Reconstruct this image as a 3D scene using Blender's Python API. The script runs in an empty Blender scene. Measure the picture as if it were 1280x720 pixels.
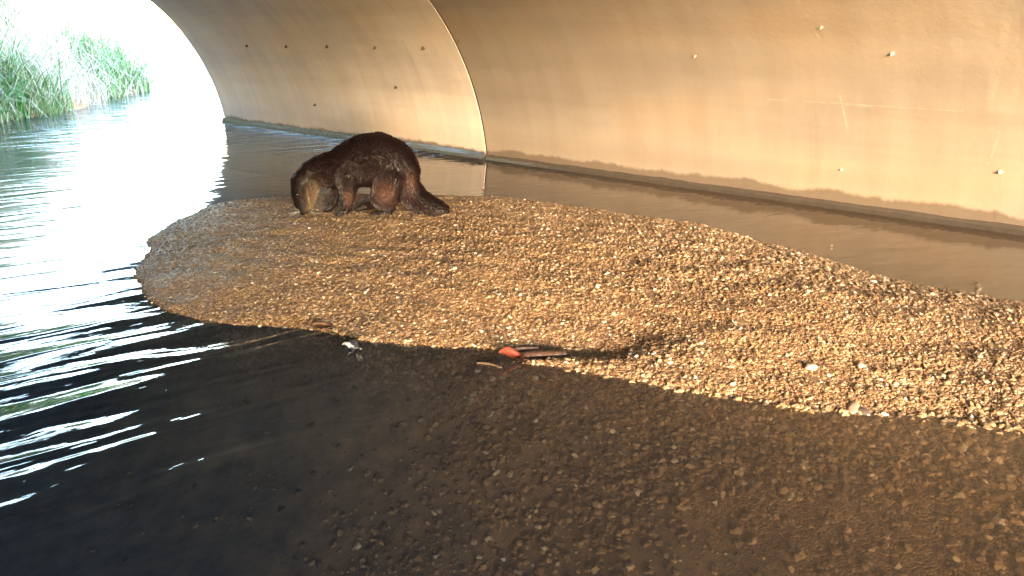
import bpy, bmesh, math, random
import numpy as np
from mathutils import Vector, Matrix, noise as mnoise
R = math.radians
random.seed(7); rng = np.random.default_rng(7)
scene = bpy.context.scene
col = scene.collection

# ---------------------------------------------------------------- camera
CAM_H = 0.75
PITCH = R(17.43)
cam_d = bpy.data.cameras.new('camera'); cam = bpy.data.objects.new('camera', cam_d); col.objects.link(cam)
cam.location = (0, 0, CAM_H); cam.rotation_euler = (math.pi/2 - PITCH, 0, 0)
cam_d.sensor_width = 36; cam_d.lens = 36*1000/1280
cam_d.clip_start = 0.02; cam_d.clip_end = 3000
scene.camera = cam

# ---------------------------------------------------------------- frame of the place (tunnel axis and its side normal)
V = Vector((-0.7305, 0.6829, 0)).normalized()      # along the culvert, away from the viewer
N = Vector((V.y, -V.x, 0))                          # across, towards the wall in view

# ---------------------------------------------------------------- sun + sky
SUN_EL, SUN_ACROSS = R(8.5), R(36.5)
sd = (V*math.cos(SUN_ACROSS) + N*math.sin(SUN_ACROSS))*math.cos(SUN_EL) + Vector((0, 0, -math.sin(SUN_EL)))
sl = bpy.data.lights.new('sun', 'SUN'); sun = bpy.data.objects.new('sun', sl); col.objects.link(sun)
sl.energy = 0.5; sl.angle = R(13); sl.color = (1.0, 0.76, 0.53)
sun.location = (0, -20, 10); sun.rotation_euler = sd.to_track_quat('-Z', 'Y').to_euler()
w = bpy.data.worlds.new('World'); scene.world = w; w.use_nodes = True
nt = w.node_tree; nt.nodes.clear()
sky = nt.nodes.new('ShaderNodeTexSky'); sky.sky_type = 'NISHITA'; sky.sun_disc = False
sky.sun_elevation = SUN_EL; sky.sun_rotation = math.atan2(-sd.x, -sd.y)
sky.air_density = 1.0; sky.dust_density = 0.3; sky.altitude = 50
bg = nt.nodes.new('ShaderNodeBackground'); bg.inputs[1].default_value = 0.15
wo = nt.nodes.new('ShaderNodeOutputWorld')
nt.links.new(sky.outputs[0], bg.inputs[0]); nt.links.new(bg.outputs[0], wo.inputs[0])
vs = scene.view_settings
vs.view_transform = 'Standard'; vs.look = 'None'; vs.gamma = 1.0; vs.exposure = 4.8; vs.use_curve_mapping = False
scene.cycles.caustics_reflective = False; scene.cycles.caustics_refractive = False
scene.cycles.max_bounces = 10; scene.cycles.diffuse_bounces = 5; scene.cycles.transparent_max_bounces = 16
scene.cycles.sample_clamp_indirect = 6
scene.cycles.use_denoising = True

# ---------------------------------------------------------------- helpers
FW = Vector((0, math.cos(PITCH), -math.sin(PITCH))); UP = Vector((0, math.sin(PITCH), math.cos(PITCH)))
def ray(px, py): return FW + Vector((1, 0, 0))*((px-640)/1000) + UP*((360-py)/1000)
def on_z(px, py, z=0.0):
    r = ray(px, py); return Vector((0, 0, CAM_H)) + r*((z-CAM_H)/r.z)
def link(o, parent=None):
    col.objects.link(o)
    if parent: o.parent = parent
    return o
def tag(o, label=None, cat=None, group=None, kind=None):
    if label: o['label'] = label
    if cat: o['category'] = cat
    if group: o['group'] = group
    if kind: o['kind'] = kind
    return o
def from_np(name, verts, faces_flat, fsize, mat, parent=None, smooth=False):
    me = bpy.data.meshes.new(name)
    verts = np.asarray(verts, dtype=np.float32); ff = np.asarray(faces_flat, dtype=np.int32).ravel()
    n = len(ff)//fsize
    me.vertices.add(len(verts)); me.vertices.foreach_set('co', verts.ravel())
    me.loops.add(len(ff)); me.loops.foreach_set('vertex_index', ff)
    me.polygons.add(n); me.polygons.foreach_set('loop_start', np.arange(n, dtype=np.int32)*fsize)
    me.update(calc_edges=True); me.validate()
    me.polygons.foreach_set('use_smooth', np.full(len(me.polygons), smooth)); me.update()
    if mat: me.materials.append(mat)
    return link(bpy.data.objects.new(name, me), parent)
def from_bm(name, bm, mat, parent=None, smooth=False):
    me = bpy.data.meshes.new(name); bmesh.ops.recalc_face_normals(bm, faces=bm.faces); bm.to_mesh(me); bm.free()
    for p in me.polygons: p.use_smooth = smooth
    if mat: me.materials.append(mat)
    return link(bpy.data.objects.new(name, me), parent)
class NT:
    def __init__(s, name):
        s.m = bpy.data.materials.new(name); s.m.use_nodes = True; s.t = s.m.node_tree; s.t.nodes.clear()
        s.out = s.n('ShaderNodeOutputMaterial')
    def n(s, typ, ins=None, **kw):
        x = s.t.nodes.new(typ)
        for k, v in kw.items(): setattr(x, k, v)
        for k, v in (ins or {}).items():
            if hasattr(v, 'is_output') or isinstance(v, bpy.types.NodeSocket): s.t.links.new(v, x.inputs[k])
            else: x.inputs[k].default_value = v
        return x
    def noise(s, vec, scale, detail=4, rough=.55, dist=0.0):
        return s.n('ShaderNodeTexNoise', {'Vector': vec, 'Scale': scale, 'Detail': detail, 'Roughness': rough, 'Distortion': dist}).outputs[0]
    def mapv(s, vec, sc): return s.n('ShaderNodeMapping', {'Vector': vec, 'Scale': sc}).outputs[0]
    def ramp(s, fac, stops, interp='LINEAR'):
        r = s.n('ShaderNodeValToRGB', {'Fac': fac}); e = r.color_ramp; e.interpolation = interp
        while len(e.elements) < len(stops): e.elements.new(0.5)
        for el, (p, c) in zip(e.elements, stops):
            el.position = p; el.color = (c, c, c, 1) if isinstance(c, (int, float)) else (*c, 1)
        return r.outputs[0]
    def mix(s, fac, a, b, mode='MIX'):
        x = s.n('ShaderNodeMix', data_type='RGBA', blend_type=mode)
        for k, v in ((0, fac), (6, a), (7, b)):
            if isinstance(v, bpy.types.NodeSocket): s.t.links.new(v, x.inputs[k])
            else: x.inputs[k].default_value = v if k == 0 else (*v, 1)
        return x.outputs[2]
    def math(s, op, a, b=0.0, c=0.0, clamp=False):
        return s.n('ShaderNodeMath', {0: a, 1: b, 2: c}, operation=op, use_clamp=clamp).outputs[0]
    def bsdf(s, **ins):
        b = s.n('ShaderNodeBsdfPrincipled', ins); s.t.links.new(b.outputs[0], s.out.inputs[0]); return b
    def bump(s, h, strength, dist, normal=None):
        d = {'Height': h, 'Strength': strength, 'Distance': dist}
        if normal: d['Normal'] = normal
        return s.n('ShaderNodeBump', d).outputs[0]
def simple(name, rgb, rough=.6, **kw):
    m = NT(name); v = m.n('ShaderNodeTexCoord').outputs['Object']
    f = m.noise(v, kw.pop('ns', 40)); amt = kw.pop('var', .35)
    c = m.mix(f, tuple(x*(1-amt) for x in rgb), tuple(min(1, x*(1+amt)) for x in rgb))
    m.bsdf(**{'Base Color': c, 'Roughness': rough, **kw}); return m.m

# ---------------------------------------------------------------- shoreline of the gravel bar (ground points)
SH = [(-60, -1)]
shore_px = [(1500, 560), (1280, 534), (1180, 520), (1050, 514), (960, 505), (900, 494), (800, 478), (700, 463), (640, 458), (606, 452),
            (602, 448), (650, 449.5), (700, 447), (760, 444.5), (768, 440), (750, 435.5), (700, 434), (650, 433), (600, 436), (560, 435), (500, 430), (455, 424), (420, 414), (380, 412), (330, 408), (280, 405), (230, 402), (192, 392), (176, 366), (168, 335),
            (182, 304), (214, 278), (258, 256), (310, 243), (370, 237), (440, 236), (560, 238), (640, 240), (720, 250), (800, 262),
            (860, 270), (930, 286), (1000, 303), (1070, 324), (1150, 345), (1280, 366), (1500, 400)]
shore = []
for i, (x, y) in enumerate(shore_px):
    z = 0.0 if i < 33 else 0.035
    p = on_z(x, y, z); shore.append((p.x, p.y))
shore += [(4.2, 1.1), (4.2, .5)]
S = np.array(shore)
def sdist(P):                                       # signed distance, >0 inside the bar
    d = np.full(len(P), 1e9); inside = np.zeros(len(P), bool)
    for i in range(len(S)):
        a, b = S[i], S[(i+1) % len(S)]
        ab = b-a; t = np.clip(((P-a)@ab)/(ab@ab), 0, 1); q = a+t[:, None]*ab
        d = np.minimum(d, np.hypot(*(P-q).T))
        c = (a[1] > P[:, 1]) != (b[1] > P[:, 1])
        with np.errstate(divide='ignore', invalid='ignore'):
            xx = (b[0]-a[0])*(P[:, 1]-a[1])/(b[1]-a[1])+a[0]
        inside ^= c & (P[:, 0] < xx)
    return np.where(inside, d, -d)
# the same distance read from a fine table, evened out with depth so the bed has no creases
_tx = np.arange(-3.2, 5.0, .02); _ty = np.arange(-.6, 6.2, .02)
_G = sdist(np.stack(np.meshgrid(_tx, _ty), -1).reshape(-1, 2)).reshape(len(_ty), len(_tx))
_k = np.exp(-.5*(np.arange(-36, 37)*.02/.20)**2); _k /= _k.sum()
_B = np.apply_along_axis(lambda a: np.convolve(np.pad(a, 36, mode='edge'), _k, 'valid'), 0, _G)
_B = np.apply_along_axis(lambda a: np.convolve(np.pad(a, 36, mode='edge'), _k, 'valid'), 1, _B)
_w = np.clip(-_B/.09, 0, 1); _w = _w*_w*(3-2*_w); _D = _G*(1-_w)+_B*_w
sdist_exact = sdist
def sdist(P):
    fx = np.clip((P[:, 0]-_tx[0])/.02, 0, len(_tx)-1.001); fy = np.clip((P[:, 1]-_ty[0])/.02, 0, len(_ty)-1.001)
    i = fx.astype(int); j = fy.astype(int); a = fx-i; b = fy-j
    return (_D[j, i]*(1-a)+_D[j, i+1]*a)*(1-b)+(_D[j+1, i]*(1-a)+_D[j+1, i+1]*a)*b
_perm = rng.random((64, 64))
def vn(P, s):                                       # tiling value noise
    x = P[:, 0]/s+7.3; y = P[:, 1]/s+3.1; xi = np.floor(x).astype(int); yi = np.floor(y).astype(int)
    fx = x-xi; fy = y-yi; fx = fx*fx*(3-2*fx); fy = fy*fy*(3-2*fy); g = lambda a, b: _perm[a % 64, b % 64]
    return (g(xi, yi)*(1-fx)+g(xi+1, yi)*fx)*(1-fy)+(g(xi, yi+1)*(1-fx)+g(xi+1, yi+1)*fx)*fy-.5
B0, B1 = on_z(0, 156), on_z(133, 124)
bdir = (B1-B0); bdir.z = 0; bdir.normalize(); bnor = Vector((-bdir.y, bdir.x, 0))      # bnor: into the bank (left)
def height(P):
    P = np.asarray(P, float)
    d = sdist(P); wob = vn(P, .22)*.10+vn(P, .09)*.04
    d = d+wob*.35
    up = .085*(1-np.exp(-np.clip(d, 0, None)/.28))
    # shallow towards the right, deep towards the left
    right = 1/(1+np.exp(-(P[:, 0]-.25)/.22))
    right = right*(1-1/(1+np.exp(-(P[:, 0]*N.x+P[:, 1]*N.y-2.12)/.07)))
    depth = .42*(1-right)+.085*right
    dn = -depth*(1-np.exp(np.clip(d, None, 0)/(.22+.25*right)))
    z = np.where(d > 0, up, dn)
    z += vn(P, .35)*.011+vn(P, .12)*.005+vn(P, .05)*.005
    # ripples and scour marks across the bar
    z += .002*np.sin((P[:, 0]*.35+P[:, 1])*42+vn(P, .3)*9)*np.clip(d*8, 0, 1)
    al = P[:, 0]*V.x+P[:, 1]*V.y
    out = (al > 7.3) | (np.abs(P).max(1) > 6)
    z = np.where(out, np.minimum(z, -.3), z)
    # outer bank on the left beyond the mouth
    q = (P[:, 0]-B0.x)*bnor.x+(P[:, 1]-B0.y)*bnor.y+vn(P, 1.3)*.5
    tb_ = (P[:, 0]-B0.x)*bdir.x+(P[:, 1]-B0.y)*bdir.y
    bank = np.clip(q*.80, -.3, .15+2.75*np.clip(1-(tb_-2.3)/4.0, 0, 1))+vn(P, 1.0)*.18*np.clip(q, 0, 1)
    z = np.where((al > 7.5) & (q > -.5), np.maximum(z, bank), z)
    r = np.hypot(P[:, 0], P[:, 1])
    z = np.where(r > 55, np.maximum(z, np.clip((r-60)*.02, -.3, 1.2)), z)
    return z

# ---------------------------------------------------------------- materials
def m_gravel_ground():
    m = NT('wet_gravel_ground'); v = m.n('ShaderNodeTexCoord').outputs['Object']
    vo = m.n('ShaderNodeTexVoronoi', {'Vector': v, 'Scale': 120.0}); 
    vb = m.n('ShaderNodeTexVoronoi', {'Vector': v, 'Scale': 120.0}, feature='DISTANCE_TO_EDGE')
    c = m.ramp(m.n('ShaderNodeSeparateColor', {'Color': vo.outputs['Color']}).outputs[0],
               [(0, (.10, .06, .035)), (.4, (.22, .14, .075)), (.75, (.34, .23, .13)), (1, (.55, .44, .30))])
    big = m.ramp(m.noise(v, 2.2, 5), [(.35, (.75, .72, .72)), (.65, (1.1, 1.0, .9))])
    c = m.mix(1.0, c, big, 'MULTIPLY')
    z = m.n('ShaderNodeSeparateXYZ', {'Vector': v}).outputs[2]
    silt = m.ramp(m.math('ADD', m.math('MULTIPLY', z, 4.0), 1.0), [(.35, 1.0), (.90, 0.0)])
    c = m.mix(1.0, c, (1.25, 1.12, 1.0), 'MULTIPLY')
    siltc = m.mix(m.ramp(m.noise(v, 13, 8, .75), [(.35, 0), (.65, 1)]), (.16, .125, .095), (.46, .32, .19))
    c = m.mix(silt, c, siltc)
    h = m.math('ADD', m.ramp(vb.outputs['Distance'], [(0, 0), (.25, 1)]), m.noise(v, 60, 5, .7))
    m.bsdf(**{'Base Color': c, 'Roughness': .55, 'Normal': m.bump(h, m.mix(silt, (.7, .7, .7), (.12, .12, .12)), .006)})
    return m.m
def m_pebble(name, stops, rough=.5):
    m = NT(name); r = m.n('ShaderNodeObjectInfo').outputs['Random']; v = m.n('ShaderNodeTexCoord').outputs['Object']
    c = m.ramp(r, stops); f = m.noise(v, 1.5, 3)
    c = m.mix(m.math('MULTIPLY', f, .5), c, (.16, .10, .06))
    m.bsdf(**{'Base Color': c, 'Roughness': m.math('ADD', m.math('MULTIPLY', f, .5), rough-.25), 'Specular IOR Level': .55}); return m.m
_a, _b = on_z(5, 580), on_z(120, 552)
WROT = -math.atan2(_b.y-_a.y, _b.x-_a.x)
print('WROT', math.degrees(WROT))
def m_water():
    m = NT('stream_water'); g = m.n('ShaderNodeNewGeometry'); p = g.outputs['Position']
    sp = m.n('ShaderNodeSeparateXYZ', {'Vector': p})
    # wind and current ripples: strongest towards the open mouth, calm beside the bar
    leftm = m.n('ShaderNodeMapRange', {'Value': sp.outputs[0], 'From Min': -.35, 'From Max': -1.15}).outputs[0]
    rp = m.n('ShaderNodeMapping', {'Vector': p, 'Rotation': (0, 0, WROT)}).outputs[0]
    h1 = m.noise(m.mapv(rp, (2.0, 8.5, 1)), 1.0, 1.6, .42, .8)
    rp2 = m.n('ShaderNodeMapping', {'Vector': p, 'Rotation': (0, 0, WROT*1.3)}).outputs[0]
    rot2 = m.mapv(rp2, (7.0, 30.0, 1))
    h2 = m.noise(rot2, 1.0, 3, .5, .4)
    nn_ = m.n('ShaderNodeVectorMath', {0: p, 1: tuple(N)}, operation='DOT_PRODUCT').outputs['Value']
    leftm = m.math('MULTIPLY', leftm, m.n('ShaderNodeMapRange', {'Value': nn_, 'From Min': 1.75, 'From Max': 1.2}).outputs[0])
    leftm = m.math('MULTIPLY', leftm, m.n('ShaderNodeMapRange', {'Value': sp.outputs[1], 'From Min': 2.15, 'From Max': 1.45, 'To Min': .10}).outputs[0])
    leftm = m.math('MULTIPLY', leftm, m.n('ShaderNodeMapRange', {'Value': sp.outputs[1], 'From Min': .85, 'From Max': 1.6, 'To Min': .35}).outputs[0])
    leftm = m.math('ADD', leftm, m.n('ShaderNodeMapRange', {'Value': sp.outputs[1], 'From Min': 5.0, 'From Max': 7.5, 'To Max': .75}).outputs[0])
    calm = m.noise(m.mapv(p, (2.0, 7.0, 1)), 1.2, 3)
    h = m.math('ADD', h1, m.math('MULTIPLY', h2, .07))
    h = m.math('MULTIPLY', h, m.math('ADD', m.math('MULTIPLY', leftm, .9), .04))
    h = m.math('ADD', h, m.math('MULTIPLY', calm, .03))
    bn = m.bump(h, 1.0, .060)
    shal = m.n('ShaderNodeMapRange', {'Value': m.math('ADD', sp.outputs[0], m.math('MULTIPLY', m.noise(p, 1.4, 3), .6)), 'From Min': -.15, 'From Max': 1.15}).outputs[0]
    tr0 = m.n('ShaderNodeBsdfTransparent', {'Color': m.mix(shal, (.42, .50, .60), (.72, .61, .48))})  # left end tinted blue too, adding the sky's reflection to the water colour
    tb = m.n('ShaderNodeBsdfDiffuse', {'Color': m.mix(shal, (.022, .031, .050), (.155, .108, .070))})      # suspended silt; navy towards the left is sky reflection put into the colour
    tr = m.n('ShaderNodeMixShader', {0: m.math('SUBTRACT', .46, m.math('MULTIPLY', shal, .13)), 1: tr0.outputs[0], 2: tb.outputs[0]})
    gl = m.n('ShaderNodeBsdfGlossy', {'Color': (1, 1, 1, 1), 'Roughness': .02, 'Normal': bn})
    cosi = m.math('ABSOLUTE', m.n('ShaderNodeVectorMath', {0: g.outputs['Incoming'], 1: bn}, operation='DOT_PRODUCT').outputs['Value'])
    fr = m.math('ADD', m.math('MULTIPLY', m.math('POWER', m.math('SUBTRACT', 1.0, cosi, clamp=True), 5.0), .98), .021)    # Schlick reflectance
    mx = m.n('ShaderNodeMixShader', {0: fr, 1: tr.outputs[0], 2: gl.outputs[0]})
    m.t.links.new(mx.outputs[0], m.out.inputs[0]); return m.m
def m_wall(k=1.0, tint=(1, 1, 1)):
    m = NT('stained_lining'); v = m.n('ShaderNodeTexCoord').outputs['Object']
    sx = m.n('ShaderNodeSeparateXYZ', {'Vector': v}); x, z = sx.outputs[0], sx.outputs[2]
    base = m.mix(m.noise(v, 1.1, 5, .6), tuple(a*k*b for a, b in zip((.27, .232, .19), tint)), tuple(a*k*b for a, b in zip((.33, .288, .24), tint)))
    streak = m.ramp(m.noise(m.mapv(v, (7, .8, .8)), 1.0, 5, .6), [(.38, (.72, .66, .60)), (.6, (1, 1, 1))])
    base = m.mix(.32, base, streak, 'MULTIPLY')
    band = m.ramp(m.noise(m.mapv(v, (.25, 1.5, 9)), 1.0, 4, .55), [(.35, (.86, .82, .78)), (.62, (1.04, 1.02, 1))])
    base = m.mix(.5, base, band, 'MULTIPLY')
    peach = m.ramp(m.noise(m.mapv(v, (.7, .5, 2.2)), 1.3, 4, .6), [(.36, (.86, .84, .84)), (.5, (1, .97, .93)), (.66, (1.12, 1.0, .86))])
    base = m.mix(.8, base, peach, 'MULTIPLY')
    runs = m.ramp(m.noise(m.mapv(v, (16, 1.2, 1.2)), 1.0, 3, .6), [(.60, 0), (.72, 1)])
    base = m.mix(m.math('MULTIPLY', runs, .22), base, (.30, .20, .12))
    spots = m.ramp(m.noise(v, 26, 2, .5), [(.70, 0), (.78, 1)])
    base = m.mix(m.math('MULTIPLY', spots, .25), base, (.22, .17, .12))
    # old silt mark left by higher water, ragged upper edge
    edge = m.math('ADD', m.math('MULTIPLY', m.noise(m.mapv(v, (3, 3, 1)), 1.6, 6, .7), .11), m.math('MULTIPLY', m.math('GREATER_THAN', x, -J0), .016))
    tide = m.ramp(m.math('ADD', m.math('MULTIPLY', m.math('SUBTRACT', edge, z), 60.0), .5), [(0, 0), (1, 1)])
    base = m.mix(m.math('MULTIPLY', tide, .85), base, m.mix(m.noise(v, 45, 4), (.060, .045, .035), (.10, .075, .055)))
    edge2 = m.math('ADD', m.math('MULTIPLY', m.noise(m.mapv(v, (1.3, 1.3, 1)), 1.1, 7, .75), .30), .03)
    tide2 = m.ramp(m.math('ADD', m.math('MULTIPLY', m.math('SUBTRACT', edge2, z), 9.0), .5), [(0, 0), (1, 1)])
    base = m.mix(m.math('MULTIPLY', tide2, .22), base, (.24, .18, .13))
    rough = m.mix(tide, (.5, .5, .5), (.3, .3, .3))
    # pale scrapes
    def seg(x0, z0, x1, z1, wd):
        dx, dz = x1-x0, z1-z0; L2 = dx*dx+dz*dz
        ax = m.math('SUBTRACT', x, x0); az = m.math('SUBTRACT', z, z0)
        t = m.math('DIVIDE', m.math('ADD', m.math('MULTIPLY', ax, dx), m.math('MULTIPLY', az, dz)), L2, clamp=True)
        ex = m.math('SUBTRACT', ax, m.math('MULTIPLY', t, dx)); ez = m.math('SUBTRACT', az, m.math('MULTIPLY', t, dz))
        d = m.math('SQRT', m.math('ADD', m.math('MULTIPLY', ex, ex), m.math('MULTIPLY', ez, ez)))
        return m.ramp(m.math('DIVIDE', d, wd), [(.3, 1), (1, 0)])
    for s_ in SCRAPES:
        f = m.math('MULTIPLY', seg(*s_[:4], s_[4]*.7), m.ramp(m.noise(v, 30, 4, .7), [(.38, .0), (.66, s_[5]*.36)]))
        base = m.mix(f, base, s_[6])
    h = m.math('ADD', m.noise(v, 5, 5, .6), m.math('MULTIPLY', m.noise(v, 70, 3), .12))
    m.bsdf(**{'Base Color': base, 'Roughness': rough, 'Normal': m.bump(h, .35, .02)}); return m.m

# ---------------------------------------------------------------- culvert profile (across n, height z), pipe arch
RC, RS, CS, CZ = 4.2, 1.54, 2.13, -.15
CX = CS+(RS-RC)*math.cos(R(50))
def profile():
    pts = []
    a0 = math.asin((-.62-CZ)/RS)
    for i in range(29):
        a = a0+(R(50)-a0)*i/28; pts.append((CS+RS*math.cos(a), CZ+RS*math.sin(a)))
    cz = CZ+(RS-RC)*math.sin(R(50))
    for i in range(1, 17):
        a = R(50)+(R(90)-R(50))*i/16; pts.append((CX+RC*math.cos(a), cz+RC*math.sin(a)))
    return pts+[(2*CX-x, z) for x, z in pts[-2::-1]]
PROF = profile()
def L(al, n, z): return Vector((-al, n, z))                # culvert local frame
XL = -V
M_LOC = Matrix(((XL.x, N.x, 0), (XL.y, N.y, 0), (0, 0, 1)))
ROTZ = math.atan2(XL.y, XL.x)
def wall_hit(px, py):                                       # where a sight line meets the lining, local frame
    r = M_LOC.transposed() @ ray(px, py); o = Vector((0, 0, CAM_H))
    best = None
    for i in range(len(PROF)//2):
        (n0, z0), (n1, z1) = PROF[i], PROF[i+1]
        ex, ez = n1-n0, z1-z0; den = r.y*ez-r.z*ex
        if abs(den) < 1e-9: continue
        t = ((n0-o.y)*ez-(z0-o.z)*ex)/den; s = ((n0-o.y)*r.z-(z0-o.z)*r.y)/den
        if t > 0 and -1e-6 <= s <= 1+1e-6 and (best is None or t < best[0]):
            best = (t, Vector((0, -ez, ex)).normalized())
    t, nn = best; p = o+r*t
    if nn.y > 0: nn = -nn
    return p, nn
def scr(a, b, wd, k, c):
    p, q = wall_hit(*a)[0], wall_hit(*b)[0]; return (p.x, p.z, q.x, q.z, wd, k, c)
PALE = (.74, .66, .54); RUST = (.20, .10, .045)
SCRAPES = [scr((1050, 120), (1060, 165), .008, .8, PALE), scr((998, 2), (1024, 48), .010, .6, PALE), scr((960, 124), (1205, 139), .006, .45, PALE),
           scr((1040, 128), (1090, 133), .007, .6, PALE), scr((1236, 205), (1250, 165), .010, .4, PALE), scr((1262, 0), (1240, 120), .03, .25, PALE),
           scr((521, 8), (538, 40), .012, .5, RUST), scr((574, 100), (588, 135), .010, .5, RUST), scr((600, 128), (606, 108), .012, .5, (.25, .22, .2)),
           scr((1243, 262), (1243, 274), .012, .9, (.05, .04, .03)), scr((480, 12), (530, 90), .03, .25, PALE), scr((420, 8), (436, 18), .02, .5, (.24, .21, .18))]
J0 = 3.645
BOLTS = ((1027, 34, .006), (1115, 67, .009), (1250, 215, .010), (869, 70, .006), (1052, 212, .006))
SCRAPES += [scr((a, b+2), (a+1, b+26+c*1500), .009, .75, (.22, .13, .07)) for a, b, c in BOLTS]
SCRAPES += [scr((a, b+2), (a+3, b+22), .010, .6, (.16, .11, .08)) for a, b in ((309, 57), (409, 58), (529, 60))]
mat_wall = m_wall(.94, (1, 1, 1.03)); mat_wall_skylit = m_wall(2.15, (1, 1.05, 1.18))  # mouth segment coloured paler and cooler: skylight and glare put into its albedo
mat_dark = simple('dark_gap', (.02, .015, .012), .9)
mat_rust = simple('rusty_steel', (.12, .07, .045), .7)
mat_pale = simple('pale_washer', (.55, .47, .37), .6)

# ---------------------------------------------------------------- ground (one sheet)
def axis_steps(c0, c1, fine, far, grow=1.12):
    a = list(np.arange(c0, c1+1e-6, fine)); s = fine; x = a[-1]; r_ = []
    while x < far: s = min(s*grow, 40); x += s; r_.append(x)
    s = fine; x = c0; l_ = []
    while x > -far: s = min(s*grow, 40); x -= s; l_.append(x)
    return np.array(l_[::-1]+a+r_)
gx = axis_steps(-2.6, 3.2, .016, 900); gy = axis_steps(.5, 5.4, .016, 900)
X, Y = np.meshgrid(gx, gy); P2 = np.stack([X.ravel(), Y.ravel()], 1); Z = height(P2)
ny, nx = X.shape; ii = (np.arange(ny-1)[:, None]*nx+np.arange(nx-1)[None, :]).ravel()
mat_ground = m_gravel_ground()
ground = from_np('ground', np.column_stack([P2, Z]), np.stack([ii, ii+1, ii+nx+1, ii+nx], 1), 4, mat_ground, smooth=True)
tag(ground, kind='structure')

# ---------------------------------------------------------------- water
bm = bmesh.new()
vsq = [bm.verts.new(p) for p in ((-900, -900, 0), (900, -900, 0), (900, 900, 0), (-900, 900, 0))]; bm.faces.new(vsq)
water = from_bm('water', bm, m_water()); tag(water, kind='structure')

# ---------------------------------------------------------------- culvert
culvert = link(bpy.data.objects.new('culvert', None)); culvert.rotation_euler = (0, 0, ROTZ)
tag(culvert, 'wide low culvert arch of smooth beige lining with a dark joint, over the stream', 'culvert')
TH = .16
def lining(a0, a1):
    """one ring length of lining between stations a0 < a1, open below, with thickness and eased ends"""
    st = [(a0, .002), (a0+.002, 0), (a0+.005, 0), (a0+.03, 0), (a0+.10, .0), (a0+.22, .003), (a0+.36, .001), (a0+.50, 0), ((a0+a1)/2, 0), (a1-.2, 0), (a1-.02, 0), (a1-.006, 0), (a1-.003, 0), (a1, .003)]
    nP = len(PROF); verts = []; quads = []
    cen = (CX, .2)
    def off(k, d):
        a = PROF[max(k-1, 0)]; b = PROF[min(k+1, nP-1)]; t = Vector((b[0]-a[0], b[1]-a[1])).normalized()
        return PROF[k][0]+t.y*d, PROF[k][1]-t.x*d
    for s, d in st:
        for k in range(nP): n_, z_ = off(k, d); verts.append(tuple(L(s, n_, z_)))
    for s in (a1, a0):
        for k in range(nP): n_, z_ = off(k, TH); verts.append(tuple(L(s, n_, z_)))
    rings = len(st)+2
    for r_ in range(rings):
        r2 = (r_+1) % rings
        for k in range(nP-1): quads.append((r_*nP+k, r_*nP+k+1, r2*nP+k+1, r2*nP+k))
    o = from_np('lining_segment', verts, quads, 4, mat_wall_skylit if a0 > J0 else mat_wall, culvert)
    bm_ = bmesh.new(); bm_.from_mesh(o.data); bmesh.ops.recalc_face_normals(bm_, faces=bm_.faces); bm_.to_mesh(o.data); bm_.free()
    o.data.polygons.foreach_set('use_smooth', [True]*len(o.data.polygons)); 
    o.data.set_sharp_from_angle(angle=R(35)) if hasattr(o.data, 'set_sharp_from_angle') else None
    return o
GAP, SEG = .012, 3.395
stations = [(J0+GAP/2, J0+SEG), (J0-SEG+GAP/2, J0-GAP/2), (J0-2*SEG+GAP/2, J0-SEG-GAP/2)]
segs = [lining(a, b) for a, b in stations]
# dark rubber sealing strip filling each joint, set back from the surface
def seal(s):
    nP = len(PROF); verts = []; quads = []
    for al, d in ((s-.02, .004), (s+.02, .004), (s+.02, .09), (s-.02, .09)):
        for k in range(nP):
            a = PROF[max(k-1, 0)]; b = PROF[min(k+1, nP-1)]; t = Vector((b[0]-a[0], b[1]-a[1])).normalized()
            verts.append(tuple(L(al, PROF[k][0]+t.y*d, PROF[k][1]-t.x*d)))
    for r_ in range(4):
        for k in range(nP-1): quads.append((r_*nP+k, r_*nP+k+1, ((r_+1) % 4)*nP+k+1, ((r_+1) % 4)*nP+k))
    return from_np('joint_seal', verts, quads, 4, mat_dark, culvert)
for s in (J0, J0-SEG): seal(s)
# low wet shelf of silted mortar along the foot of the wall
m = NT('wet_mortar'); v = m.n('ShaderNodeTexCoord').outputs['Object']
m.bsdf(**{'Base Color': m.mix(m.noise(v, 30, 5), (.035, .028, .022), (.075, .06, .048)), 'Roughness': .13, 'Specular IOR Level': 1.0,
          'Normal': m.bump(m.noise(m.mapv(v, (18, 18, 40)), 1.0, 3, .5), .4, .004)})
mat_wet = m.m
def footing(a0, a1):
    nst = int((a1-a0)/.03); verts = []; quads = []; nw = 3.655; dz_ = 0 if a0 > J0 else .014
    for i in range(nst+1):
        s = a0+(a1-a0)*i/nst; j = mnoise.noise(Vector((s*5, 0, 0)))*.006+mnoise.noise(Vector((s*17, 3, 0)))*.003
        for n_, z_ in ((nw+.04, .046+j-dz_), (nw-.008, .044+j-dz_), (nw-.019-j*.3, .018), (nw-.032-j*.3, -.02), (nw-.03, -.4), (nw+.04, -.4)): verts.append(tuple(L(s, n_, z_)))
    for i in range(nst):
        for k in range(6): quads.append((i*6+k, i*6+(k+1) % 6, (i+1)*6+(k+1) % 6, (i+1)*6+k))
    return from_np('footing', verts, quads, 4, mat_wet, culvert, smooth=False)
footing(J0+GAP, J0+SEG); footing(J0-SEG, J0-GAP); footing(J0-2*SEG, J0-SEG-GAP)
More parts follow.
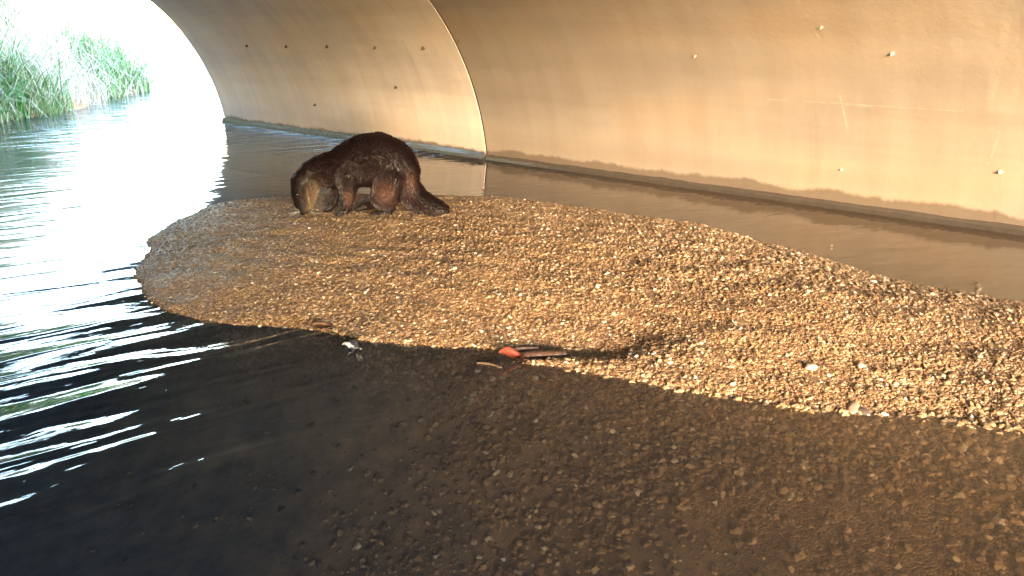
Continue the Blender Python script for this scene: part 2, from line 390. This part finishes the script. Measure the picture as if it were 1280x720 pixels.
# plugs / bolts on the lining
def boss(px, py, r_, h_, mat, name):
    p, nn = wall_hit(px, py); seg = segs[0] if -p.x > J0 else segs[1]
    bm = bmesh.new()
    bmesh.ops.create_cone(bm, cap_ends=True, segments=14, radius1=r_, radius2=r_*.72, depth=h_)
    bmesh.ops.create_cone(bm, cap_ends=True, segments=6, radius1=r_*.45, radius2=r_*.40, depth=h_*1.4, matrix=Matrix.Translation((0, 0, h_*.8)))
    q = nn.to_track_quat('Z', 'Y').to_matrix().to_4x4(); bm.transform(Matrix.Translation(p+nn*h_*.35) @ q)
    return from_bm(name, bm, mat, seg)
for px, py in ((309, 57), (358, 58), (409, 58), (469, 59.5), (529, 60), (574, 51), (394, 131), (495, 109), (308, 150), (353, 157)):
    boss(px, py, .012, .010, mat_rust, 'tie_bolt')
for px, py, r_ in BOLTS:
    boss(px, py, r_, .007, mat_pale, 'bolt_cap')

# ---------------------------------------------------------------- gravel (uncountable)
def pebble_scatter(name, pts, scl, mat, seed):
    me = bpy.data.meshes.new(name); me.vertices.add(len(pts)); me.vertices.foreach_set('co', np.asarray(pts, np.float32).ravel())
    a = me.attributes.new('scl', 'FLOAT_VECTOR', 'POINT'); a.data.foreach_set('vector', np.asarray(scl, np.float32).ravel())
    rot = np.column_stack([rng.normal(0, .35, len(pts)), rng.normal(0, .35, len(pts)), rng.uniform(0, 6.28, len(pts))])
    a = me.attributes.new('rot', 'FLOAT_VECTOR', 'POINT'); a.data.foreach_set('vector', rot.astype(np.float32).ravel())
    o = link(bpy.data.objects.new(name, me))
    g = bpy.data.node_groups.new(name, 'GeometryNodeTree')
    g.interface.new_socket('Geometry', in_out='INPUT', socket_type='NodeSocketGeometry'); g.interface.new_socket('Geometry', in_out='OUTPUT', socket_type='NodeSocketGeometry')
    n = g.nodes; l = g.links
    gi = n.new('NodeGroupInput'); go = n.new('NodeGroupOutput'); ins = n.new('GeometryNodeInstanceOnPoints'); jn = n.new('GeometryNodeJoinGeometry')
    for k in range(5):
        ico = n.new('GeometryNodeMeshIcoSphere'); ico.inputs['Radius'].default_value = .5; ico.inputs['Subdivisions'].default_value = 2
        sp = n.new('GeometryNodeSetPosition'); nz = n.new('ShaderNodeTexNoise'); nz.noise_dimensions = '4D'
        nz.inputs['W'].default_value = k*7.3+seed; nz.inputs['Scale'].default_value = 1.6; nz.inputs['Detail'].default_value = 1.0
        ps = n.new('GeometryNodeInputPosition'); l.new(ps.outputs[0], nz.inputs['Vector'])
        sb = n.new('ShaderNodeVectorMath'); sb.operation = 'SUBTRACT'; sb.inputs[1].default_value = (.5, .5, .5); l.new(nz.outputs['Color'], sb.inputs[0])
        sc = n.new('ShaderNodeVectorMath'); sc.operation = 'SCALE'; sc.inputs['Scale'].default_value = .95; l.new(sb.outputs[0], sc.inputs[0])
        l.new(ico.outputs['Mesh'], sp.inputs['Geometry']); l.new(sc.outputs[0], sp.inputs['Offset'])
        sm = n.new('GeometryNodeSetMaterial'); sm.inputs['Material'].default_value = mat; l.new(sp.outputs[0], sm.inputs[0])
        ti = n.new('GeometryNodeGeometryToInstance'); l.new(sm.outputs[0], ti.inputs[0]); l.new(ti.outputs[0], jn.inputs[0])
    l.new(gi.outputs[0], ins.inputs['Points']); l.new(jn.outputs[0], ins.inputs['Instance']); ins.inputs['Pick Instance'].default_value = True
    for nm, sock in (('rot', 'Rotation'), ('scl', 'Scale')):
        at = n.new('GeometryNodeInputNamedAttribute'); at.data_type = 'FLOAT_VECTOR'; at.inputs['Name'].default_value = nm
        l.new(at.outputs[0], ins.inputs[sock])
    ri = n.new('FunctionNodeRandomValue'); ri.data_type = 'INT'; ri.inputs[4].default_value = 0; ri.inputs[5].default_value = 4; ri.inputs['Seed'].default_value = seed
    l.new(ri.outputs[2], ins.inputs['Instance Index']); l.new(ins.outputs[0], go.inputs[0])
    md = o.modifiers.new('scatter', 'NODES'); md.node_group = g
    me.materials.append(mat)
    return o
GOLD = [(0, (.12, .07, .04)), (.16, (.18, .11, .055)), (.4, (.235, .14, .066)), (.65, (.29, .175, .083)), (.86, (.35, .22, .115)), (.95, (.47, .35, .23)), (1, (.74, .64, .50))]
mat_peb = m_pebble('river_pebbles', GOLD, .42)
def scatter_pts(n, x0, x1, y0, y1, dmin, dmax, smin, smax, power=2.2):
    P = np.column_stack([rng.uniform(x0, x1, n), rng.uniform(y0, y1, n)])
    d = sdist(P); P = P[(d > dmin) & (d < dmax)]
    # keep inside the culvert
    nn = P[:, 0]*N.x+P[:, 1]*N.y; P = P[nn < 3.58]
    s = smin+(smax-smin)*rng.random(len(P))**power
    return P, s
def in_view(P, m=.12):
    d = P[:, 1]*math.cos(PITCH)+CAM_H*math.sin(PITCH); u = P[:, 0]/d*1000+640
    vv = 360-((P[:, 1]*math.sin(PITCH)-CAM_H*math.cos(PITCH))/d)*1000
    return (u > -200) & (u < 1480) & (vv < 860) & (vv > 0)
P, s = scatter_pts(330000, -2.2, 3.4, 1.2, 5.2, -.05, 9, .0040, .0148, 3.6)
k = in_view(P); P, s = P[k], s[k]
# coarser towards the right end of the bar, fine and packed at the left tip
f = np.clip((P[:, 0]+1.6)/2.6, .0, 1); s = s*(.60+.40*f)*(1+vn(P, .4)*.5)
z = height(P)+s*.06
sc = np.column_stack([s*rng.uniform(.9, 1.5, len(s)), s*rng.uniform(.75, 1.1, len(s)), s*rng.uniform(.45, .8, len(s))])
kk = (sdist(P) > 0) | (rng.random(len(P)) < .45); P, z, sc = P[kk], z[kk], sc[kk]
gravel = pebble_scatter('gravel', np.column_stack([P, z]), sc, mat_peb, 3)
tag(gravel, 'golden brown wet pebbles covering the low gravel bar', 'gravel', kind='stuff')
P, s = scatter_pts(260000, -1.0, 2.8, .7, 3.4, -1.6, -.0, .005, .021, 3.2)
k = in_view(P); P, s = P[k], s[k]
keep = rng.random(len(P)) < np.clip((P[:, 0]+.55)/1.0, .02, 1)*np.clip(.55+vn(P, .25)*1.5, .12, 1)
P, s = P[keep], s[keep]; z = height(P)+s*.1
sc = np.column_stack([s*1.2, s*.95, s*.6])
DULL = [(0, (.07, .045, .025)), (.35, (.22, .14, .07)), (.7, (.36, .235, .115)), (.93, (.50, .35, .19)), (1, (.85, .74, .56))]
sub = pebble_scatter('submerged_gravel', np.column_stack([P, z]), sc, m_pebble('silted_pebbles', DULL, .6), 11)
tag(sub, 'dull brown pebbles lying under the shallow brown water', 'gravel', kind='stuff')

# ---------------------------------------------------------------- bank grass outside the mouth
def blades(name, n, rgb, lo, hi, droop, wd, clump=.0, seed=1):
    r = np.random.default_rng(seed); t = r.uniform(-6, 5.6, n); q = r.uniform(-.15, 4.2, n)**1.0
    base = np.column_stack([B0.x+bdir.x*t+bnor.x*q, B0.y+bdir.y*t+bnor.y*q])
    al = base[:, 0]*V.x+base[:, 1]*V.y
    if clump: 
        kk = vn(base, .6) > clump-.5; base = base[kk & (al > 7.7)]
    else: base = base[al > 7.7]
    z = height(base); k = z > -.12; base, z = base[k], z[k]; n = len(base)
    ln = r.uniform(lo, hi, n); az = r.uniform(0, 6.283, n); dr = r.uniform(.2, 1, n)*droop; segn = 5
    verts = []; dirx, diry = np.cos(az), np.sin(az); pw = az+math.pi/2+r.normal(0, .6, n)
    x, y, zz = base[:, 0].copy(), base[:, 1].copy(), z.copy(); th = r.uniform(.02, .5, n)
    for i in range(segn+1):
        w_ = wd*(1-i/segn*.85)*.5
        verts.append(np.column_stack([x-np.cos(pw)*w_, y-np.sin(pw)*w_, zz])); verts.append(np.column_stack([x+np.cos(pw)*w_, y+np.sin(pw)*w_, zz]))
        st = ln/segn; x = x+np.sin(th)*dirx*st; y = y+np.sin(th)*diry*st; zz = zz+np.cos(th)*st; th = th+dr/segn
    Vv = np.stack(verts, 1).reshape(-1, 3); b = (np.arange(n)*2*(segn+1))[:, None]
    F = np.concatenate([np.stack([b[:, 0]+2*i, b[:, 0]+2*i+1, b[:, 0]+2*i+3, b[:, 0]+2*i+2], 1) for i in range(segn)])
    m = NT(name+'_leaf'); v = m.n('ShaderNodeTexCoord').outputs['Object']; f_ = m.noise(v, 6, 4, .7)
    c = m.mix(f_, tuple(a*.6 for a in rgb), tuple(min(1, a*1.4) for a in rgb))
    m.bsdf(**{'Base Color': c, 'Roughness': .6, 'Subsurface Weight': 0.0})
    return from_np(name, Vv, F, 4, m.m)
o = blades('green_grass', 30000, (.10, .25, .07), .3, .85, 2.0, .016, clump=.5, seed=3); tag(o, 'green grass growing in clumps on the sunlit far bank', 'grass', kind='stuff')
o = blades('dry_grass', 15000, (.55, .52, .45), .4, 1.25, 4.2, .012, seed=5); tag(o, 'tangled pale dry reeds hanging over the sunlit far bank', 'grass', kind='stuff')

# ---------------------------------------------------------------- otter
OD = on_z(470, 266, .075)                       # ground point beneath the body
U = (ray(470, 266)*((.075-CAM_H)/ray(470, 266).z)).y/math.cos(PITCH)*.001*1.0
U = ((OD-Vector((0, 0, CAM_H))).dot(FW))/1000  # metres per photograph pixel at the animal
otter = link(bpy.data.objects.new('otter', None)); otter.location = OD
tag(otter, 'wet dark brown otter with arched back, head down sniffing the gravel bar', 'otter')
def O(px, py, dp=0): return Vector(((px-470)*U, dp*U, (266-py)*U))
chains = {   # (px, py, depth, radius)
 'spine': [(383, 228, -3, 15.5), (396, 217, -1, 17.5), (412, 213, 0, 20), (428, 211, 0, 23), (444, 206, 1, 27.5), (461, 201, 2, 31), (476, 201, 2, 33), (489, 206, 1, 32), (499, 214, 0, 27), (506, 224, -2, 19)],
 'muzzle': [(383, 228, -3, 15.5), (381, 240, -6, 13), (381, 252, -9, 9.5), (383, 261, -11, 7)],
 'cheek': [(391, 234, -9, 11), (389, 246, -10, 9), (388, 256, -11, 6.5)],
 'tail': [(501, 222, -2, 21), (510, 235, -4, 18), (521, 247, -7, 15.5), (534, 255, -10, 14.5), (545, 260, -12, 13), (552, 262, -13, 10.5)],
 'thigh': [(492, 224, -12, 21), (488, 234, -18, 18.5), (482, 244, -20, 13.5)],
 'shank': [(480, 245, -20, 11), (489, 255, -19, 7.5), (488, 262, -20, 5.5), (475, 266, -24, 5), (466, 267, -26, 4)],
 'thigh_far': [(490, 224, 16, 19), (478, 240, 18, 11), (470, 252, 17, 8), (466, 259, 15, 5.5), (456, 260, 8, 4.6), (449, 262, 5, 4)],
 'arm': [(441, 218, -9, 17), (439, 231, -12, 11), (440, 243, -14, 7.2), (439, 254, -15, 5.2), (435, 261, -19, 5.2), (428, 264, -21, 4.4)],
 'arm_far': [(426, 220, 11, 13), (421, 231, 12, 8), (419, 244, 11, 4.6), (417, 256, 9, 4), (410, 262, 5, 4)],
 'brow': [(376, 233, -9, 7), (377, 243, -12, 6)],
}
def ottermesh():
    bm = bmesh.new()
    def ball(p, r_, sx=1, sy=1, sz=1):
        bmesh.ops.create_icosphere(bm, subdivisions=3, radius=1, matrix=Matrix.Translation(p) @ Matrix.Diagonal((r_*sx, r_*sy, r_*sz, 1)))
    for nm, c in chains.items():
        ysq = .80 if nm == 'spine' else .9
        for a, b in zip(c[:-1], c[1:]):
            pa, pb = O(*a[:3]), O(*b[:3]); n_ = max(2, int((pb-pa).length/(U*3)))
            for i in range(n_+1):
                t = i/n_; ball(pa.lerp(pb, t), (a[3]+(b[3]-a[3])*t)*U, 1, ysq, 1)
    # toes on each foot
    for cx, cy, cd, s_ in ((466, 267, -26, 1.1), (449, 262, 5, 1.0), (428, 264, -21, .9), (410, 262, 5, .9)):
        for j in range(5):
            a = (j-2)*.34; d = Vector((-math.cos(a), math.sin(a)*1.0, 0))
            for i in range(6): ball(O(cx+2, cy+1, cd)+d*U*s_*i*1.7-Vector((0, 0, U*i*.15)), U*s_*(2.1-.18*i))
    # small round ears
    for dx, dd in ((0, -13), (2, 11)): ball(O(392+dx, 213.5, dd), U*5.2, .8, .5, 1)
    me = bpy.data.meshes.new('tmp'); bm.to_mesh(me); bm.free()
    o = bpy.data.objects.new('tmp', me); col.objects.link(o)
    r_ = o.modifiers.new('r', 'REMESH'); r_.mode = 'VOXEL'; r_.voxel_size = .0052
    s_ = o.modifiers.new('s', 'SMOOTH'); s_.factor = .5; s_.iterations = 7
    dg = bpy.context.evaluated_depsgraph_get(); out = bpy.data.meshes.new_from_object(o.evaluated_get(dg))
    bpy.data.objects.remove(o); bpy.data.meshes.remove(me); return out
bme = ottermesh()
# coat colour by place on the body: pale throat and cheek, brownish arm, light painted on haunch and rump
nv = len(bme.vertices); co = np.empty(nv*3, np.float32); bme.vertices.foreach_get('co', co); co = co.reshape(-1, 3)
def coat(c):
    px = c[:, 0]/U+470; py = 266-c[:, 2]/U; dp = c[:, 1]/U
    g = lambda x, y, sx, sy: np.exp(-(((px-x)/sx)**2+((py-y)/sy)**2))
    th = np.clip(1.25*g(398, 238, 8, 13)+.9*g(392, 254, 4.5, 10), 0, 1)*(dp < -1)
    th = th*.62*(.65+.35*np.sin(px*2.1+py*.7)*np.sin(py*.9))
    w2 = .75*g(489, 236, 11, 12)*(dp < 0)+.75*g(441, 244, 6, 9)*(dp < 0)+.6*g(517, 226, 6, 12)
    return np.clip(th, 0, 1), np.clip(w2, 0, 1)
th, w2 = coat(co)
ca = bme.color_attributes.new('coat', 'FLOAT_COLOR', 'POINT')
ca.data.foreach_set('color', np.column_stack([th, w2, np.zeros(nv), np.ones(nv)]).astype(np.float32).ravel())
def m_fur(name, k=1.0):
    m = NT(name); at = m.n('ShaderNodeVertexColor', layer_name='coat'); sp = m.n('ShaderNodeSeparateColor', {'Color': at.outputs[0]})
    v = m.n('ShaderNodeTexCoord').outputs['Object']; f_ = m.noise(m.mapv(v, (60, 60, 25)), 1.0, 5, .7)
    dark = m.mix(f_, tuple(a*k for a in (.0042, .0026, .0029)), tuple(a*k for a in (.016, .0074, .0066)))
    dark = m.mix(sp.outputs[2], dark, m.mix(1.0, dark, (2.6, 2.3, 2.2), 'MULTIPLY'))
    mid = m.mix(sp.outputs[1], dark, (.13, .062, .042)); c = m.mix(sp.outputs[0], mid, m.mix(f_, (.10, .06, .035), (.46, .31, .18)))
    m.bsdf(**{'Base Color': c, 'Roughness': .46, 'Specular IOR Level': .28, 'Normal': m.bump(f_, .5, .006)}); return m.m
bme.materials.clear(); bme.materials.append(m_fur('otter_coat'))
bme.polygons.foreach_set('use_smooth', [True]*len(bme.polygons))
body = link(bpy.data.objects.new('body', bme), otter)
# coat of short lying hairs
segs_b = []
for nm, c in chains.items():
    for a, b in zip(c[:-1], c[1:]): segs_b.append((O(*a[:3]), O(*b[:3]), -1 if nm in ('muzzle', 'cheek', 'brow') else 1))
A_ = np.array([tuple(s_[0]) for s_ in segs_b]); D_ = np.array([tuple(s_[1]-s_[0]) for s_ in segs_b]); sg = np.array([s_[2] for s_ in segs_b])
bme.calc_loop_triangles()
tri = np.empty(len(bme.loop_triangles)*3, np.int32); bme.loop_triangles.foreach_get('vertices', tri); tri = tri.reshape(-1, 3)
p0, p1, p2 = co[tri[:, 0]], co[tri[:, 1]], co[tri[:, 2]]; cr = np.cross(p1-p0, p2-p0); ar = np.linalg.norm(cr, axis=1)
NH = 42000; ix = rng.choice(len(tri), NH, p=ar/ar.sum()); u_, v_ = rng.random(NH), rng.random(NH); fl = u_+v_ > 1; u_[fl] = 1-u_[fl]; v_[fl] = 1-v_[fl]
hp = p0[ix]+(p1-p0)[ix]*u_[:, None]+(p2-p0)[ix]*v_[:, None]; hn = cr[ix]/ar[ix][:, None]
tt = np.clip(((hp[:, None]-A_)*D_).sum(2)/(D_**2).sum(1), 0, 1); dd = np.linalg.norm(hp[:, None]-(A_+tt[..., None]*D_), axis=2); bi = dd.argmin(1)
hd = D_[bi]*sg[bi][:, None]; hd /= np.linalg.norm(hd, axis=1)[:, None]
hd = hd+rng.normal(0, .22, (NH, 3))+np.array([0, 0, -.25]); hd -= hn*(hd*hn).sum(1)[:, None]; hd /= np.linalg.norm(hd, axis=1)[:, None]+1e-6
px_ = hp[:, 0]/U+470; py_ = 266-hp[:, 2]/U
ln = rng.uniform(.009, .019, NH)*np.where(px_ < 392, .45, 1)*np.where(py_ > 256, .5, 1)
lift = rng.uniform(.08, .34, NH); sd_ = np.cross(hd, hn)
big = rng.random(NH) < .3; ln = ln*np.where(big, 1.35, .9)
wh = np.where(big, .0017, .0007)*np.where(px_ < 392, .5, 1)
hv = np.stack([hp-sd_*wh[:, None]-hn*.001, hp+sd_*wh[:, None]-hn*.001, hp+hd*(ln*.55)[:, None]+hn*(ln*lift)[:, None]+sd_*wh[:, None]*.7, hp+hd*ln[:, None]+hn*(ln*lift*1.0)[:, None]], 1)
hv[:, 2] += 0
F = np.arange(NH*4).reshape(-1, 4)
fur = from_np('fur', hv.reshape(-1, 3), F, 4, None, otter)
th, w2 = coat(hv.reshape(-1, 3)); ca = fur.data.color_attributes.new('coat', 'FLOAT_COLOR', 'POINT')
ca.data.foreach_set('color', np.column_stack([th, w2, np.repeat(rng.random(NH)**4, 4), np.ones(len(th))]).astype(np.float32).ravel())
fur.data.materials.append(m_fur('otter_guard_hair', 1.25))
# face
def ball_part(name, p, r_, sc, mat, parent):
    bm = bmesh.new(); bmesh.ops.create_icosphere(bm, subdivisions=3, radius=r_, matrix=Matrix.Translation(p) @ Matrix.Diagonal((*sc, 1))); return from_bm(name, bm, mat, parent, True)
mat_black = simple('black_gloss', (.006, .005, .005), .12)
ball_part('eye', O(377.5, 240, -17), U*1.9, (1, .7, 1), mat_black, otter)
ball_part('eye', O(369.5, 241, -3), U*1.9, (.7, 1, 1), mat_black, otter)
ball_part('nose', O(382.5, 267, -13), U*3.0, (1.2, 1, .8), mat_black, otter)
mat_wh = simple('whisker', (.5, .45, .38), .4)
bm = bmesh.new()
for j in range(14):
    sgn = -1 if j % 2 else 1; a = O(383+sgn*3, 261+random.uniform(-3, 3), -15 if sgn < 0 else -8)
    d = Vector((sgn*random.uniform(.5, 1), random.uniform(-.9, .3), random.uniform(-.5, .3))).normalized(); w_ = Vector((0, 0, .0004))
    b = a+d*U*9; c = b+(d+Vector((0, 0, -.5)))*U*6
    q = [bm.verts.new(x) for x in (a-w_, a+w_, b+w_*.7, b-w_*.7)]; bm.faces.new(q); r_ = bm.verts.new(c); bm.faces.new((q[3], q[2], r_))
from_bm('whiskers', bm, mat_wh, otter)

# ---------------------------------------------------------------- debris at the water's edge
def hz(x, y): return float(height(np.array([[x, y]]))[0])
def leafy(name, px, py, length, width, rz, rgb, label, cat, curl=.5, lobes=5, tilt=.15, lift=.006, rough=.55):
    p = on_z(px, py, .01); zz = max(hz(p.x, p.y), 0)+lift
    bm = bmesh.new(); rows = []; nu = 10
    for i in range(nu+1):
        t = i/nu; w_ = width*.5*math.sin(math.pi*min(1, t*.96+.02))**1.2*(1+.22*math.sin(t*lobes*6.28))
        rows.append([bm.verts.new(((t-.5)*length, s_*w_, curl*width*.5*abs(s_)**1.6+math.sin(t*5+s_)*.06*width+(t-.5)**2*curl*length*.3)) for s_ in (-1, -.5, 0, .5, 1)])
    for a, b in zip(rows[:-1], rows[1:]):
        for k in range(4): bm.faces.new((a[k], a[k+1], b[k+1], b[k]))
    bmesh.ops.solidify(bm, geom=bm.faces[:], thickness=.0012)
    o = from_bm(name, bm, simple(name+'_skin', rgb, rough, ns=90, var=.5), None, True); o.location = (p.x, p.y, zz); o.rotation_euler = (tilt, tilt*.6, rz)
    return tag(o, label, cat)
def barkpiece(name, px, py, length, width, th_, rz, rgb, label, cat, bend=.0, hole=False):
    p = on_z(px, py, .012); zz = max(hz(p.x, p.y), 0)+th_*.6
    bm = bmesh.new(); rows = []; n_ = 16
    for i in range(n_+1):
        t = i/n_; r_ = .5*(.55+.45*math.sin(math.pi*min(1, .15+t*.8)))
        y0 = math.sin(t*4)*bend*length
        rows.append([bm.verts.new(((t-.5)*length+mnoise.noise(Vector((i, k, 1)))*.002, y0+math.cos(a)*width*r_*(1+.25*mnoise.noise(Vector((i*.7, k*1.3, 4)))), math.sin(a)*th_*r_*(1+.4*mnoise.noise(Vector((i*.9, k, 9)))))) for k, a in enumerate([j*6.283/9 for j in range(9)])])
    for a, b in zip(rows[:-1], rows[1:]):
        for k in range(9): bm.faces.new((a[k], a[(k+1) % 9], b[(k+1) % 9], b[k]))
    bm.faces.new(rows[0]); bm.faces.new(rows[-1])
    o = from_bm(name, bm, simple(name+'_surface', rgb, .6, ns=120, var=.5), None, False); o.location = (p.x, p.y, zz); o.rotation_euler = (.1, -.05, rz)
    return tag(o, label, cat)
leafy('fallen_leaf', 637, 446, .062, .040, .35, (.33, .075, .04), 'bright orange red curled leaf at the water edge, left of the brown bark', 'leaf', curl=.45, tilt=.5, lift=.014)
barkpiece('bark_piece', 676, 440, .125, .022, .012, .03, (.07, .035, .022), 'flat brown strip of bark half buried beside the orange leaf', 'bark', bend=.02)
barkpiece('twig', 648, 434, .10, .009, .009, .22, (.10, .055, .04), 'thin dark twig lying behind the orange leaf and bark', 'twig', bend=.05)
leafy('fallen_leaf', 403, 409, .060, .040, .1, (.18, .085, .04), 'dull brown leaf flat on the gravel at the left water edge', 'leaf', curl=.4)
barkpiece('twig', 612, 452, .07, .006, .006, -.5, (.12, .08, .05), 'short brown twig lying on the pebble spit left of the orange leaf', 'twig', bend=.06)
leafy('fallen_leaf', 655, 449, .030, .022, 1.4, (.20, .08, .04), 'small dull red leaf scrap below the strip of bark', 'leaf', curl=.7, tilt=.25)
leafy('fallen_leaf', 415, 417, .032, .020, 2.0, (.30, .20, .12), 'small tan leaf scrap between the brown leaf and the shells', 'leaf', curl=.6, tilt=.2)
# small clam shell halves and dark stone by the left edge
def shell(px, py, s_, rz, label):
    p = on_z(px, py, .01); bm = bmesh.new(); rows = []
    for i in range(9):
        a = -1.25+2.5*i/8; rows.append([bm.verts.new((math.sin(a)*t*s_*(1+.03*math.sin(i*9)), math.cos(a)*t*s_*.85, s_*.32*math.sin(t*2.6))) for t in (.05, .3, .55, .8, 1)])
    for a, b in zip(rows[:-1], rows[1:]):
        for k in range(4): bm.faces.new((a[k], a[k+1], b[k+1], b[k]))
    bmesh.ops.solidify(bm, geom=bm.faces[:], thickness=.001)
    o = from_bm('clam_shell', bm, simple('shell', (.72, .70, .68), .25, ns=80), None, True); o.location = (p.x, p.y, max(hz(p.x, p.y), 0)+.006); o.rotation_euler = (.5, .3, rz); return tag(o, label, 'shell')
shell(436, 433, .020, .6, 'white broken shell half standing beside the dark stone in the shallows')
shell(451, 436, .016, 2.3, 'small cream shell fragment right of the dark stone in the shallows')
def stone(px, py, s_, rgb, label, dims=(1, .8, .5), rough=.3):
    p = on_z(px, py, .01); bm = bmesh.new(); bmesh.ops.create_icosphere(bm, subdivisions=3, radius=s_)
    for v_ in bm.verts: v_.co *= 1+.35*mnoise.noise(v_.co/s_*.9+Vector((px, py, 0))); v_.co.x *= dims[0]; v_.co.y *= dims[1]; v_.co.z *= dims[2]
    o = from_bm('stone', bm, simple('stone_face', rgb, rough, ns=60), None, True); o.location = (p.x, p.y, max(hz(p.x, p.y), 0)+s_*.15); o.rotation_euler = (.1, .2, px); return tag(o, label, 'stone')
stone(441, 429, .019, (.035, .035, .05), 'dark wet stone among shells at the bar edge', (1, .7, .8), .2)
stone(1066, 507, .014, (.45, .32, .22), 'pale pinkish flat stone at the waterline on the right', (1.4, .9, .4))
stone(1080, 510, .013, (.10, .07, .06), 'small dark stone touching the pinkish flat stone', (1.2, .9, .6))
stone(1012, 470, .013, (.42, .34, .25), 'white angular pebble high on the right of the bar', (1.3, .8, .6), .4)
stone(1075, 468, .011, (.40, .32, .23), 'cream pebble right of the white angular pebble', (1.2, .9, .6), .4)
